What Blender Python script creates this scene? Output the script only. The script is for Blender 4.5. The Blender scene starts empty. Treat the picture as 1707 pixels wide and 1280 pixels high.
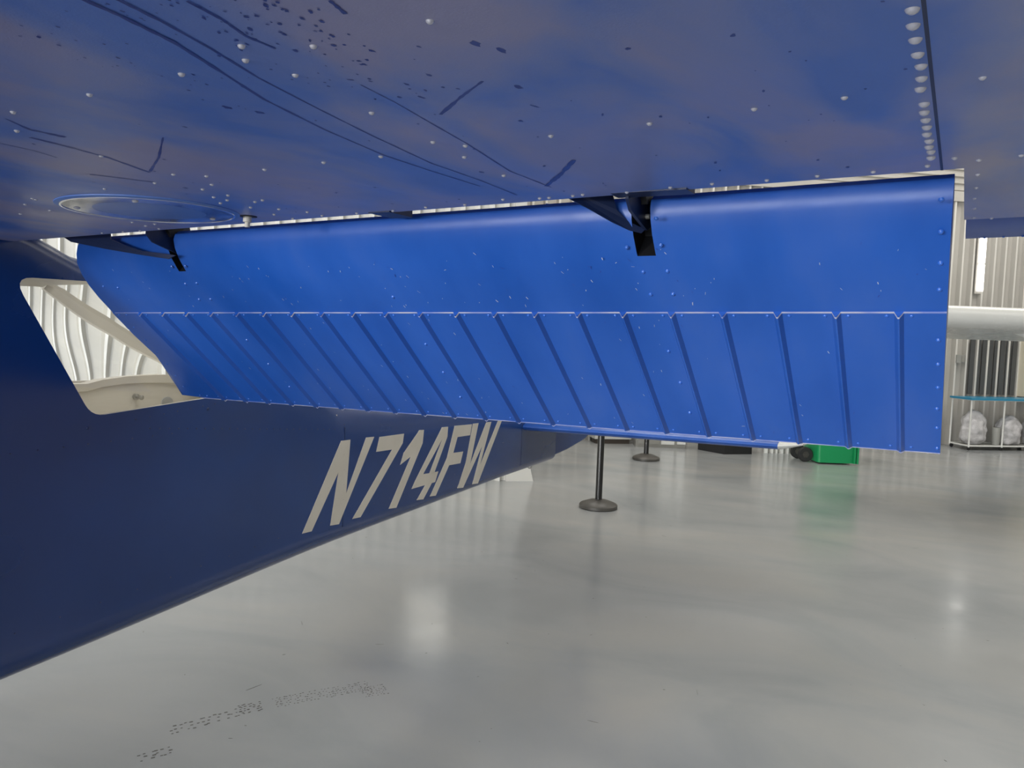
import bpy, bmesh, math, random
from mathutils import Vector, Matrix
random.seed(7)
scene = bpy.context.scene
C = scene.collection
XC = -2.45                                  # aircraft centreline (metres); camera stands at x=0, y=0

# ------------------------------------------------------------------ camera
cam_d = bpy.data.cameras.new('camera')
cam_d.sensor_fit = 'HORIZONTAL'
cam_d.sensor_width = 36.0
cam_d.lens = 36.0 * 1340.0 / 1707.0
cam_d.clip_start = 0.02
cam = bpy.data.objects.new('camera', cam_d); C.objects.link(cam)
cam.matrix_world = Matrix(((0.87104525, -0.06376152, 0.48704687, 0.0),
                           (0.48981465, 0.03825721, -0.87098679, 0.0),
                           (0.03690239, 0.9972316, 0.06455509, 1.6),
                           (0, 0, 0, 1)))
scene.camera = cam

# ------------------------------------------------------------------ world, light, exposure
w = bpy.data.worlds.new('daylight'); scene.world = w
w.use_nodes = True
bgn = w.node_tree.nodes['Background']
bgn.inputs[0].default_value = (0.86, 0.92, 1.0, 1)
bgn.inputs[1].default_value = 1.15
scene.view_settings.view_transform = 'Standard'
scene.view_settings.look = 'None'
scene.view_settings.exposure = 0.42
scene.view_settings.gamma = 1.0

HS = Vector((0.767, 0.642, 0)); HT = Vector((-0.642, 0.767, 0))   # hangar axes (along the back wall / away)
def hp(s, t, z=0.0): return HS * s + HT * t + Vector((0, 0, z))
def area(name, loc, target, sx, sy, power, col):
    d = bpy.data.lights.new(name, 'AREA'); d.shape = 'RECTANGLE'; d.size = sx; d.size_y = sy
    d.energy = power; d.color = col
    o = bpy.data.objects.new(name, d); C.objects.link(o); o.location = loc
    o.rotation_euler = (Vector(target) - Vector(loc)).to_track_quat('-Z', 'Y').to_euler()
    return o
# daylight entering through the big open hangar door behind the camera
area('door_daylight', hp(-9.6, -11.0, 1.7), hp(-1.5, 0, 1.0), 6.5, 3.0, 1050, (0.93, 0.97, 1.0))
area('side_door_daylight', hp(-13.0, -5.5, 1.7), hp(0, 0, 1.5), 2.2, 1.8, 900, (1.0, 0.98, 0.94))
# added soft area lights under the ceiling that brighten walls and floor, no fixtures
for (s, t) in ((-7, 0.5), (1, 2), (8, 2.5), (-6, 6), (2.5, 9.6), (10, 8.5), (12, 3)):
    area('ceiling_fill', hp(s, t, 6.3), hp(s, t, 0), 5.0, 3.0, 165 if t > 5 else 75, (1.0, 0.965, 0.90))

# ------------------------------------------------------------------ helpers
def tag(o, label=None, cat=None, group=None, kind=None):
    if label: o['label'] = label
    if cat: o['category'] = cat
    if group: o['group'] = group
    if kind: o['kind'] = kind
    return o
def empty(name, loc=(0, 0, 0), rz=0):
    o = bpy.data.objects.new(name, None); C.objects.link(o); o.location = loc
    o.rotation_euler = (0, 0, rz); o.empty_display_size = 0.1
    return o
def mesh_obj(name, verts, faces, mats, parent=None, fmat=None, smooth=35, world=None):
    me = bpy.data.meshes.new(name)
    me.from_pydata([tuple(v) for v in verts], [], faces)
    if not isinstance(mats, (list, tuple)): mats = [mats]
    for m in mats: me.materials.append(m)
    if fmat:
        for p, k in zip(me.polygons, fmat): p.material_index = k
    bm = bmesh.new(); bm.from_mesh(me); bmesh.ops.recalc_face_normals(bm, faces=bm.faces); bm.to_mesh(me); bm.free()
    if smooth:
        for p in me.polygons: p.use_smooth = True
        me.set_sharp_from_angle(angle=math.radians(smooth))
    o = bpy.data.objects.new(name, me); C.objects.link(o)
    if parent: o.parent = parent
    return o
class MB:
    def __init__(s): s.v = []; s.f = []; s.m = []
    def add(s, v, f, m=0):
        n = len(s.v); s.v += [tuple(a) for a in v]; s.f += [tuple(i + n for i in q) for q in f]; s.m += [m] * len(f)
    def box(s, a, b, m=0, M=None):
        x0, y0, z0 = a; x1, y1, z1 = b
        v = [Vector(p) for p in ((x0,y0,z0),(x1,y0,z0),(x1,y1,z0),(x0,y1,z0),(x0,y0,z1),(x1,y0,z1),(x1,y1,z1),(x0,y1,z1))]
        if M is not None: v = [M @ p for p in v]
        s.add(v, [(0,3,2,1),(4,5,6,7),(0,1,5,4),(1,2,6,5),(2,3,7,6),(3,0,4,7)], m)
    def prism(s, poly, d, m=0):
        """poly: list of 3-D points, extruded by vector d"""
        n = len(poly); d = Vector(d); v = [Vector(p) for p in poly] + [Vector(p) + d for p in poly]
        s.add(v, [tuple(range(n))[::-1], tuple(range(n, 2*n))] + [(i, (i+1) % n, n + (i+1) % n, n + i) for i in range(n)], m)
    def lathe(s, prof, c, n=32, m=0, M=None):
        v = []; f = []
        for r, z in prof:
            for k in range(n):
                a = 2*math.pi*k/n; p = Vector((r*math.cos(a), r*math.sin(a), z))
                if M is not None: p = M @ p
                v.append(p + Vector(c))
        for i in range(len(prof)-1):
            for k in range(n): f.append((i*n+k, i*n+(k+1) % n, (i+1)*n+(k+1) % n, (i+1)*n+k))
        f.append(tuple(range(n))[::-1]); f.append(tuple((len(prof)-1)*n + k for k in range(n)))
        s.add(v, f, m)
    def tube(s, pts, r, n=10, m=0):
        pts = [Vector(p) for p in pts]; v = []; f = []; up = Vector((0, 0, 1))
        for i, p in enumerate(pts):
            t = (pts[min(i+1, len(pts)-1)] - pts[max(i-1, 0)]).normalized()
            a = t.cross(up)
            if a.length < 1e-3: a = t.cross(Vector((1, 0, 0)))
            a.normalize(); b = t.cross(a)
            rr = r[i] if isinstance(r, (list, tuple)) else r
            for k in range(n):
                q = 2*math.pi*k/n; v.append(p + a*math.cos(q)*rr + b*math.sin(q)*rr)
        for i in range(len(pts)-1):
            for k in range(n): f.append((i*n+k, i*n+(k+1) % n, (i+1)*n+(k+1) % n, (i+1)*n+k))
        f.append(tuple(range(n))[::-1]); f.append(tuple((len(pts)-1)*n + k for k in range(n)))
        s.add(v, f, m)
    def loft(s, rings, m=0, caps=True):
        n = len(rings[0]); v = [p for r in rings for p in r]; f = []
        for i in range(len(rings)-1):
            for k in range(n): f.append((i*n+k, i*n+(k+1) % n, (i+1)*n+(k+1) % n, (i+1)*n+k))
        if caps: f.append(tuple(range(n))[::-1]); f.append(tuple((len(rings)-1)*n + k for k in range(n)))
        s.add(v, f, m)
    def build(s, name, mats, parent=None, smooth=35):
        return mesh_obj(name, s.v, s.f, mats, parent, s.m, smooth)

# ------------------------------------------------------------------ materials
def mat(name, col, rough=0.5, metal=0.0, coat=0.0, coat_r=0.1, spec=0.5, alpha=None):
    m = bpy.data.materials.new(name); m.use_nodes = True
    b = m.node_tree.nodes['Principled BSDF']
    b.inputs['Base Color'].default_value = (*col, 1)
    b.inputs['Roughness'].default_value = rough; b.inputs['Metallic'].default_value = metal
    b.inputs['Coat Weight'].default_value = coat; b.inputs['Coat Roughness'].default_value = coat_r
    b.inputs['Specular IOR Level'].default_value = spec
    return m
def noise_mat(name, stops, scale=3.0, stretch=(1, 1, 1), rough=(0.4, 0.5), bump=0.0, bscale=60, detail=6, coat=0.0, coat_r=0.2, metal=0.0, rscale=None, dist=0.0, spec=0.5):
    """base colour from stretched noise (wear), roughness from a second noise, optional bump"""
    m = mat(name, stops[0][1], 0.5, metal, coat, coat_r, spec); t = m.node_tree; b = t.nodes['Principled BSDF']
    tc = t.nodes.new('ShaderNodeTexCoord'); mp = t.nodes.new('ShaderNodeMapping'); mp.inputs['Scale'].default_value = stretch
    t.links.new(tc.outputs['Object'], mp.inputs['Vector'])
    n = t.nodes.new('ShaderNodeTexNoise'); n.inputs['Scale'].default_value = scale; n.inputs['Detail'].default_value = detail
    n.inputs['Distortion'].default_value = dist
    t.links.new(mp.outputs[0], n.inputs['Vector'])
    r = t.nodes.new('ShaderNodeValToRGB'); e = r.color_ramp.elements
    while len(e) < len(stops): e.new(0.5)
    for k, (p, c) in enumerate(stops): e[k].position = p; e[k].color = (*c, 1)
    t.links.new(n.outputs['Fac'], r.inputs['Fac']); t.links.new(r.outputs['Color'], b.inputs['Base Color'])
    n2 = t.nodes.new('ShaderNodeTexNoise'); n2.inputs['Scale'].default_value = rscale or scale*1.7; n2.inputs['Detail'].default_value = 5
    t.links.new(mp.outputs[0], n2.inputs['Vector'])
    mr = t.nodes.new('ShaderNodeMapRange'); mr.inputs['From Min'].default_value = 0.3; mr.inputs['From Max'].default_value = 0.7
    mr.inputs['To Min'].default_value = rough[0]; mr.inputs['To Max'].default_value = rough[1]
    t.links.new(n2.outputs['Fac'], mr.inputs['Value']); t.links.new(mr.outputs[0], b.inputs['Roughness'])
    if bump:
        n3 = t.nodes.new('ShaderNodeTexNoise'); n3.inputs['Scale'].default_value = bscale; n3.inputs['Detail'].default_value = 3
        t.links.new(tc.outputs['Object'], n3.inputs['Vector'])
        bu = t.nodes.new('ShaderNodeBump'); bu.inputs['Strength'].default_value = 1.0; bu.inputs['Distance'].default_value = bump
        t.links.new(n3.outputs['Fac'], bu.inputs['Height']); t.links.new(bu.outputs[0], b.inputs['Normal'])
    return m
M = {}
M['floor'] = noise_mat('sealed_concrete', [(0.28, (0.245, 0.265, 0.28)), (0.5, (0.315, 0.327, 0.333)), (0.72, (0.365, 0.362, 0.350))], 0.6, (1.0, 1.6, 1), (0.15, 0.26), 0.00008, 40, 12, spec=0.75, rscale=1.6, dist=0.8)
M['wing_paint'] = noise_mat('faded_blue_wing_paint', [(0.36, (0.105, 0.225, 0.70)), (0.47, (0.215, 0.29, 0.66)), (0.62, (0.35, 0.345, 0.58))], 3.6, (1.7, 0.8, 1), (0.30, 0.45), 0.00010, 500, 12, spec=0.8, dist=0.6)
M['flap_paint'] = noise_mat('blue_flap_paint', [(0.3, (0.010, 0.080, 0.39)), (0.55, (0.020, 0.102, 0.45)), (0.78, (0.042, 0.122, 0.46))], 3.5, (2.0, 0.8, 0.8), (0.32, 0.42), 0.00005, 160, 10, spec=0.45)
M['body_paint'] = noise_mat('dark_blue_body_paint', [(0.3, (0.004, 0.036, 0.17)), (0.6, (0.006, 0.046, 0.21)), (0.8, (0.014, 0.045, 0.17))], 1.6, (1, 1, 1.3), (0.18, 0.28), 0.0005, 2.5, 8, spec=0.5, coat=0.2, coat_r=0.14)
M['worn'] = noise_mat('worn_bare_skin_edge', [(0.38, (0.22, 0.28, 0.62)), (0.62, (0.58, 0.56, 0.62))], 14, (1, 1, 1), (0.35, 0.5), spec=0.6)
M['rivet'] = noise_mat('scuffed_blue_rivet', [(0.35, (0.30, 0.33, 0.50)), (0.6, (0.52, 0.52, 0.60))], 40, (1, 1, 1), (0.16, 0.26), metal=0.25, spec=1.0, coat=1.0, coat_r=0.12)
M['cover_paint'] = noise_mat('blue_cover_paint', [(0.3, (0.08, 0.20, 0.60)), (0.7, (0.14, 0.25, 0.62))], 3, (1, 1, 1), (0.3, 0.4), spec=0.6)
M['rivet_blue'] = mat('painted_rivet', (0.03, 0.13, 0.55), 0.22, 0, 0.5, 0.1)
M['rivet_dark'] = mat('dark_blue_rivet', (0.012, 0.03, 0.11), 0.3)
M['streak'] = noise_mat('wet_blue_streak', [(0.3, (0.018, 0.045, 0.30)), (0.7, (0.04, 0.085, 0.38))], 12, (1, 1, 1), (0.3, 0.45))
M['scratch'] = mat('bare_metal_scratch', (0.45, 0.48, 0.62), 0.4)
M['black'] = mat('black_recess', (0.004, 0.004, 0.006), 0.6)
M['bracket'] = mat('dark_blue_bracket', (0.008, 0.018, 0.065), 0.42)
M['beige'] = noise_mat('beige_cabin_plastic', [(0.3, (0.68, 0.64, 0.56)), (0.7, (0.76, 0.72, 0.64))], 4, (1, 1, 1), (0.45, 0.6))
M['letter'] = noise_mat('beige_registration_paint', [(0.3, (0.62, 0.58, 0.51)), (0.7, (0.68, 0.64, 0.57))], 9, (1, 1, 1), (0.35, 0.5))
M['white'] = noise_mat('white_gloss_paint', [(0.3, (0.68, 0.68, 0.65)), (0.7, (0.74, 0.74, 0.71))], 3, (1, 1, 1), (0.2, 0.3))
M['wall'] = noise_mat('corrugated_wall_steel', [(0.3, (0.42, 0.40, 0.37)), (0.7, (0.49, 0.47, 0.43))], 1.2, (1, 1, 1), (0.35, 0.5), spec=0.6)
M['wall_white'] = noise_mat('white_corrugated_steel', [(0.3, (0.58, 0.57, 0.53)), (0.7, (0.64, 0.63, 0.59))], 1.2, (1, 1, 1), (0.35, 0.5))
M['wall_dark'] = mat('dark_grey_panel', (0.075, 0.077, 0.078), 0.45)
M['ceil'] = mat('ceiling_insulation', (0.62, 0.61, 0.57), 0.7)
M['rubber'] = mat('black_rubber', (0.018, 0.018, 0.019), 0.6)
M['pole'] = mat('black_satin_pole', (0.022, 0.022, 0.022), 0.28, 0.3)
M['base'] = noise_mat('dark_cast_base', [(0.3, (0.045, 0.042, 0.038)), (0.7, (0.075, 0.07, 0.062))], 9, (1, 1, 1), (0.35, 0.45))
M['green'] = mat('green_bin_plastic', (0.008, 0.27, 0.09), 0.35)
M['blackbox'] = mat('black_case_fabric', (0.008, 0.008, 0.009), 0.6)
M['grey'] = mat('grey_box_plastic', (0.30, 0.30, 0.28), 0.5)
M['cream'] = mat('cream_cabinet_paint', (0.66, 0.60, 0.47), 0.5)
M['chrome'] = mat('chrome', (0.7, 0.7, 0.7), 0.15, 1.0)
M['steel'] = mat('brushed_steel_sheet', (0.42, 0.41, 0.38), 0.35, 0.6)
M['blue_rim'] = mat('blue_cart_rim', (0.03, 0.24, 0.40), 0.35)
M['bag'] = noise_mat('crumpled_clear_bag', [(0.3, (0.42, 0.41, 0.41)), (0.7, (0.66, 0.64, 0.65))], 14, (1, 1, 1), (0.25, 0.4), 0.008, 22, 5)
M['tread'] = mat('tyre_dust_mark', (0.10, 0.095, 0.088), 0.55)
M['wall_rib_lit'] = noise_mat('wall_rib_painted_light', [(0.3, (0.62, 0.60, 0.56)), (0.7, (0.70, 0.68, 0.63))], 1.2, (1, 1, 1), (0.3, 0.45))  # same steel as the wall; paler tone stands in for light on the crests
M['brown'] = mat('dark_brown_plinth', (0.07, 0.055, 0.045), 0.5)
def emit(name, col, st):
    m = bpy.data.materials.new(name); m.use_nodes = True; b = m.node_tree.nodes['Principled BSDF']
    b.inputs['Base Color'].default_value = (*col, 1); b.inputs['Emission Color'].default_value = (*col, 1); b.inputs['Emission Strength'].default_value = st
    return m
M['skylight'] = emit('daylit_window', (1.0, 0.98, 0.93), 3.0); M['skylight_dim'] = emit('milky_daylit_window', (1.0, 0.98, 0.90), 0.7)
M['lamp'] = emit('lamp_diffuser', (1.0, 0.96, 0.88), 2.0)
def glass(name, wave=0.0):
    m = bpy.data.materials.new(name); m.use_nodes = True; t = m.node_tree; b = t.nodes['Principled BSDF']
    b.inputs['Base Color'].default_value = (0.98, 0.98, 0.97, 1); b.inputs['Roughness'].default_value = 0.0
    b.inputs['Transmission Weight'].default_value = 1.0; b.inputs['IOR'].default_value = 1.45
    if wave:
        tc = t.nodes.new('ShaderNodeTexCoord'); n = t.nodes.new('ShaderNodeTexNoise'); n.inputs['Scale'].default_value = 3.6; n.inputs['Detail'].default_value = 0
        t.links.new(tc.outputs['Object'], n.inputs['Vector'])
        bu = t.nodes.new('ShaderNodeBump'); bu.inputs['Distance'].default_value = wave; bu.inputs['Strength'].default_value = 1.0
        t.links.new(n.outputs['Fac'], bu.inputs['Height']); t.links.new(bu.outputs[0], b.inputs['Normal'])
    return m
def thin_glass(name):
    """plain thin pane: clear with a faint surface reflection"""
    m = bpy.data.materials.new(name); m.use_nodes = True; t = m.node_tree; t.nodes.clear()
    o = t.nodes.new('ShaderNodeOutputMaterial'); a = t.nodes.new('ShaderNodeBsdfTransparent'); g = t.nodes.new('ShaderNodeBsdfGlossy'); g.inputs['Roughness'].default_value = .02
    a.inputs['Color'].default_value = (.97, .97, .96, 1)
    mx = t.nodes.new('ShaderNodeMixShader'); mx.inputs[0].default_value = .06
    t.links.new(a.outputs[0], mx.inputs[1]); t.links.new(g.outputs[0], mx.inputs[2]); t.links.new(mx.outputs[0], o.inputs[0])
    return m
M['glass'] = glass('clear_plexiglass'); M['glass_wavy'] = glass('wavy_plexiglass', 0.009); M['glass_thin'] = thin_glass('thin_plexiglass')

# ------------------------------------------------------------------ hangar
b = MB(); b.add([hp(-16, -13), hp(17, -13), hp(17, 13), hp(-16, 13)], [(0, 1, 2, 3)]); b.add([hp(-16, -13, -.15), hp(17, -13, -.15), hp(17, 13, -.15), hp(-16, 13, -.15)], [(3, 2, 1, 0)])
fl = b.build('floor', M['floor']); tag(fl, 'glossy grey sealed concrete hangar floor', kind='structure')

def corrugated(name, s0, s1, t, z0, z1, pitch, depth, m, prof='trap', thick=0.02):
    """vertical-rib sheet along the s axis facing -t; real folded sheet with thickness"""
    shape = ((0, 0), (.48, 0), (.56, 1), (.72, 1), (.82, 0)) if prof == 'trap' else ((0, 0), (.18, .35), (.34, .9), (.5, 1), (.66, .9), (.82, .35))
    if prof == 'crest': shape = ((0, 0), (.42, 0), (.62, 1), (.74, 1), (.86, 0))
    pts = []; n = int((s1 - s0) / pitch) + 1
    for i in range(n):
        for a, d in shape:
            s = s0 + (i + a) * pitch
            if s <= s1: pts.append((s, t - d * depth))
    pts.append((s1, t))
    v = []; f = []
    for s, q in pts: v += [hp(s, q, z0), hp(s, q, z1), hp(s, t + thick, z0), hp(s, t + thick, z1)]
    for i in range(len(pts) - 1):
        a = 4*i; c = a + 4
        f += [(a, c, c+1, a+1), (a+2, a+3, c+3, c+2), (a+1, c+1, c+3, a+3), (a, a+2, c+2, c)]
    f += [(0, 1, 3, 2), (4*len(pts)-4, 4*len(pts)-2, 4*len(pts)-1, 4*len(pts)-3)]
    fm = None
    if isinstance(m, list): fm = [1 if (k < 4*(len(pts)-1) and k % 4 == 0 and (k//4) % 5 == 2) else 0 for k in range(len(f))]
    return mesh_obj(name, v, f, m, None, fm, 0)
TB = 11.75
wb = corrugated('wall_back', -15.9, 16.9, TB, 0, 4.1, 0.2, 0.08, [M['wall'], M['wall_rib_lit']]); tag(wb, 'grey-beige ribbed steel back wall', kind='structure')
# horizontally ribbed upper wall
b = MB()
prof = []
z = 4.1; k = 0
while z < 6.5:
    prof += [(TB - .02, z), (TB - .02, z + .05), (TB - .06, z + .065), (TB - .06, z + .095)]; z += .11
prof += [(TB + .05, 6.5), (TB + .05, 4.1)]
b.prism([hp(-15.9, t, zz) for t, zz in prof], HS * 32.8)
tag(b.build('wall_back', M['wall'], None, 0), 'horizontally ribbed upper band of the back wall', kind='structure')
b = MB(); b.prism([hp(-15.9, TB - .10, 3.98), hp(-15.9, TB, 3.98), hp(-15.9, TB, 4.14), hp(-15.9, TB - .10, 4.14)], HS * 32.8)
tag(b.build('trim_1', M['wall'], None, 0), 'beam between the vertical and horizontal ribbing', kind='structure')
wl = corrugated('wall_left', -13.5, 1.62, 8.45, 0, 6.45, 0.155, 0.045, [M['wall_white'], M['white']], 'crest'); tag(wl, 'white corrugated partition wall on the left', kind='structure')  # crest faces whiter: light catching the ribs is put into their colour
# sloped end post of the partition
b = MB(); b.prism([hp(1.56, 8.39, 0), hp(1.86, 8.39, 0), hp(1.68, 8.39, .7), hp(1.68, 8.39, 6.45), hp(1.56, 8.39, 6.45)], HT * .12)
tag(b.build('trim_2', M['wall_white'], None, 0), 'white end post with splayed foot', kind='structure')
b = MB(); b.box((-13.5, 0, 0), (-13.4, 1, 1)); b = MB()
b.prism([hp(-13.6, -12.9, 0), hp(-13.5, -12.9, 0), hp(-13.5, 8.9, 0), hp(-13.6, 8.9, 0)], (0, 0, 6.45)); tag(b.build('wall_side', M['wall_white'], None, 0), 'far side wall of the hangar', kind='structure')
b = MB(); b.prism([hp(16.8, -12.9, 0), hp(16.9, -12.9, 0), hp(16.9, 11.7, 0), hp(16.8, 11.7, 0)], (0, 0, 6.45)); tag(b.build('wall_right', M['wall'], None, 0), 'right wall of the hangar', kind='structure')
b = MB(); b.prism([hp(-13.6, -13, 6.5), hp(17, -13, 6.5), hp(17, 12, 6.5), hp(-13.6, 12, 6.5)], (0, 0, .1)); tag(b.build('ceiling', M['ceil'], None, 0), 'pale insulated hangar ceiling', kind='structure')
# front wall above and beside the open door
b = MB(); b.prism([hp(-13.6, -12.6, 5.2), hp(16.9, -12.6, 5.2), hp(16.9, -12.5, 5.2), hp(-13.6, -12.5, 5.2)], (0, 0, 1.3))
b.prism([hp(-4, -12.6, 0), hp(16.9, -12.6, 0), hp(16.9, -12.5, 0), hp(-4, -12.5, 0)], (0, 0, 5.2)); tag(b.build('wall_front', M['wall'], None, 0), 'front wall around the open hangar door', kind='structure')

def on_back(px_s, z, w, h, name, m, depth=.03, t=TB - .05, parent=None):
    b = MB(); b.prism([hp(px_s - w/2, t, z - h/2), hp(px_s + w/2, t, z - h/2), hp(px_s + w/2, t, z + h/2), hp(px_s - w/2, t, z + h/2)], HT * -depth)
    return b.build(name, m, parent, 0)
SW = 9.98
# daylit strip window, two panes in a frame
fr = on_back(SW, 3.0, .17, .98, 'window_1', M['wall'], .02); tag(fr, 'narrow daylit strip window with two bright panes', kind='structure')
on_back(SW, 3.235, .105, .43, 'pane', M['skylight'], .03, TB - .065, fr); on_back(SW, 2.77, .105, .43, 'pane', M['skylight'], .03, TB - .065, fr)
def left_window(s, z, w, h, name, label):
    b = MB(); b.prism([hp(s-w/2-.04, 8.43, z-h/2-.04), hp(s+w/2+.04, 8.43, z-h/2-.04), hp(s+w/2+.04, 8.43, z+h/2+.04), hp(s-w/2-.04, 8.43, z+h/2+.04)], HT * -.045)
    fr = b.build(name, M['wall_white'], None, 0); tag(fr, label, kind='structure')
    b = MB(); b.prism([hp(s-w/2, 8.39, z-h/2), hp(s+w/2, 8.39, z-h/2), hp(s+w/2, 8.39, z+h/2), hp(s-w/2, 8.39, z+h/2)], HT * -.02); b.build('pane', M['skylight_dim'], fr, 0)
left_window(0.75, 1.62, .42, .75, 'window_2', 'daylit pane in the white partition behind the tail')
left_window(-3.95, 2.45, .7, .6, 'window_3', 'daylit pane in the white partition behind the cabin roof')
# dark panels and cream door right of the column
b = MB()
for k in range(8):
    s = 9.90 + k*.115
    b.prism([hp(s, TB-.05, .85), hp(s+.085, TB-.05, .85), hp(s+.085, TB-.05, 1.78), hp(s, TB-.05, 1.78)], HT*-.02)
o = b.build('wall_panel', M['wall_dark'], None, 0); tag(o, 'dark grey ribbed panel on the wall above the bag cart', 'panel')
o = on_back(11.34, 1.31, 1.0, .94, 'wall_cabinet', M['cream'], .25); tag(o, 'cream cabinet fixed to the wall at the right edge of the view', 'cabinet')
eb = on_back(9.70, 1.43, .15, .13, 'electrical_box', M['grey'], .06); tag(eb, 'small grey electrical box on the ribbed wall beside the flap end', 'electrical box')
on_back(9.73, 1.43, .05, .10, 'cover', M['steel'], .015, TB - .111, eb)
o = on_back(9.42, 1.62, .05, .10, 'wall_label', M['cream'], .01, TB-.052); tag(o, 'tiny cream sticker on the ribbed wall left of the grey electrical box', 'sticker')

# tyre tread marks on the floor
b = MB()
def tread(x, y, ang, n, rows, dx, dy, sz, jit=.006):
    c, s_ = math.cos(ang), math.sin(ang)
    for i in range(n):
        for j in range(rows):
            if random.random() < .18: continue
            u = i*dx + random.uniform(-jit, jit); v = (j - (rows-1)/2)*dy + random.uniform(-jit, jit)*.5 + (i % 2)*.004
            q = []
            L = sz*random.uniform(.6, 1.2)
            for a, bb in ((-L, -.35*L), (L*.8, -.5*L), (L, .35*L), (-L*.8, .5*L)):
                uu, vv = u + a*.7, v + bb*.8
                q.append(Vector((x + uu*c - vv*s_, y + uu*s_ + vv*c, .0002)))
            b.prism(q, (0, 0, .0006))
tread(-2.60, 2.03, math.radians(68), 16, 3, .020, .028, .009)
tread(-2.52, 2.28, math.radians(60), 8, 5, .014, .018, .007)
tread(-2.44, 2.42, math.radians(58), 30, 5, .014, .020, .005)
tread(-2.20, 2.70, math.radians(52), 8, 6, .014, .018, .005)
tread(-2.52, 1.84, math.radians(65), 6, 3, .02, .022, .009)
tag(b.build('tyre_mark', M['tread'], None, 0), 'dusty tyre tread marks on the grey floor', 'tyre mark', kind='stuff')

b = MB()
for k in range(150):
    d = random.uniform(2.2, 9); a = random.uniform(-.62, .62) - math.radians(29.3) + .0
    x, y = d*math.sin(a + math.radians(0)), d*math.cos(a); L = random.uniform(.002, .010); w_ = random.uniform(.001, .003); an = random.uniform(0, 3.1)
    if random.random() < .12: L *= 5; w_ *= .6
    ux, uy = math.cos(an), math.sin(an)
    b.prism([(x + ux*u - uy*v, y + uy*u + ux*v, .0002) for u, v in ((-L, -w_*.4), (-L*.2, -w_), (L, -w_*.3), (L*.8, w_*.5), (-L*.5, w_))], (0, 0, .0005))
tag(b.build('floor_fleck', M['tread'], None, 0), 'tiny dark flecks and scuffs scattered over the grey floor', 'fleck', kind='stuff')

# ------------------------------------------------------------------ the blue airplane
plane = empty('airplane', (XC, .9, 0)); tag(plane, 'blue high-wing light airplane seen from under its wing, flap lowered', 'airplane')
INV = plane.matrix_world.copy(); 
def P(o, parent=None):
    """parent keeping world coordinates: meshes are written in world space"""
    o.parent = parent or plane
    if o.parent is plane: o.location = (-XC, -.9, 0)
    return o
dz = lambda x: .0208 * (x if x >= XC else 2*XC - x)
mir = lambda x: 2*XC - x

# --- wing
low_in = [(1.100, 1.8130), (.5, 1.8125), (.1, 1.815), (-.05, 1.826), (-.15, 1.845), (-.21, 1.875), (-.22, 1.90), (-.20, 1.93), (-.1, 1.97), (.1, 2.005), (.4, 2.02), (.8, 2.0), (1.1, 1.955), (1.30, 1.918), (1.30, 1.912), (1.12, 1.90), (1.103, 1.86), (1.100, 1.816)]
low_out = [(1.535, 1.8128), (.5, 1.8125), (.1, 1.815), (-.05, 1.826), (-.15, 1.845), (-.21, 1.875), (-.22, 1.90), (-.20, 1.93), (-.1, 1.97), (.1, 2.005), (.4, 2.02), (.8, 2.0), (1.1, 1.955), (1.30, 1.918), (1.50, 1.878), (1.538, 1.868), (1.536, 1.83), (1.535, 1.817)]
b = MB()
for sec, x0, x1 in ((low_in, XC, -.0135), (low_out, -.0135, 2.5)):
    for f_ in (lambda x: x, mir):
        b.loft([[(f_(x), y, z + dz(f_(x))) for y, z in sec] for x in (x0, x1)])
wing = P(b.build('wing', M['wing_paint']))
for f_ in (lambda x: x, mir):   # rounded tip caps
    b = MB(); rr = []
    for x, k in ((2.5, 1.0), (2.56, .85), (2.6, .45)):
        rr.append([(f_(x), .6 + (y-.6)*(.9+.1*k), 1.91 + (z-1.91)*k + dz(f_(x))) for y, z in low_out])
    b.loft(rr); b.build('wing_tip', M['wing_paint'], wing)

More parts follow.
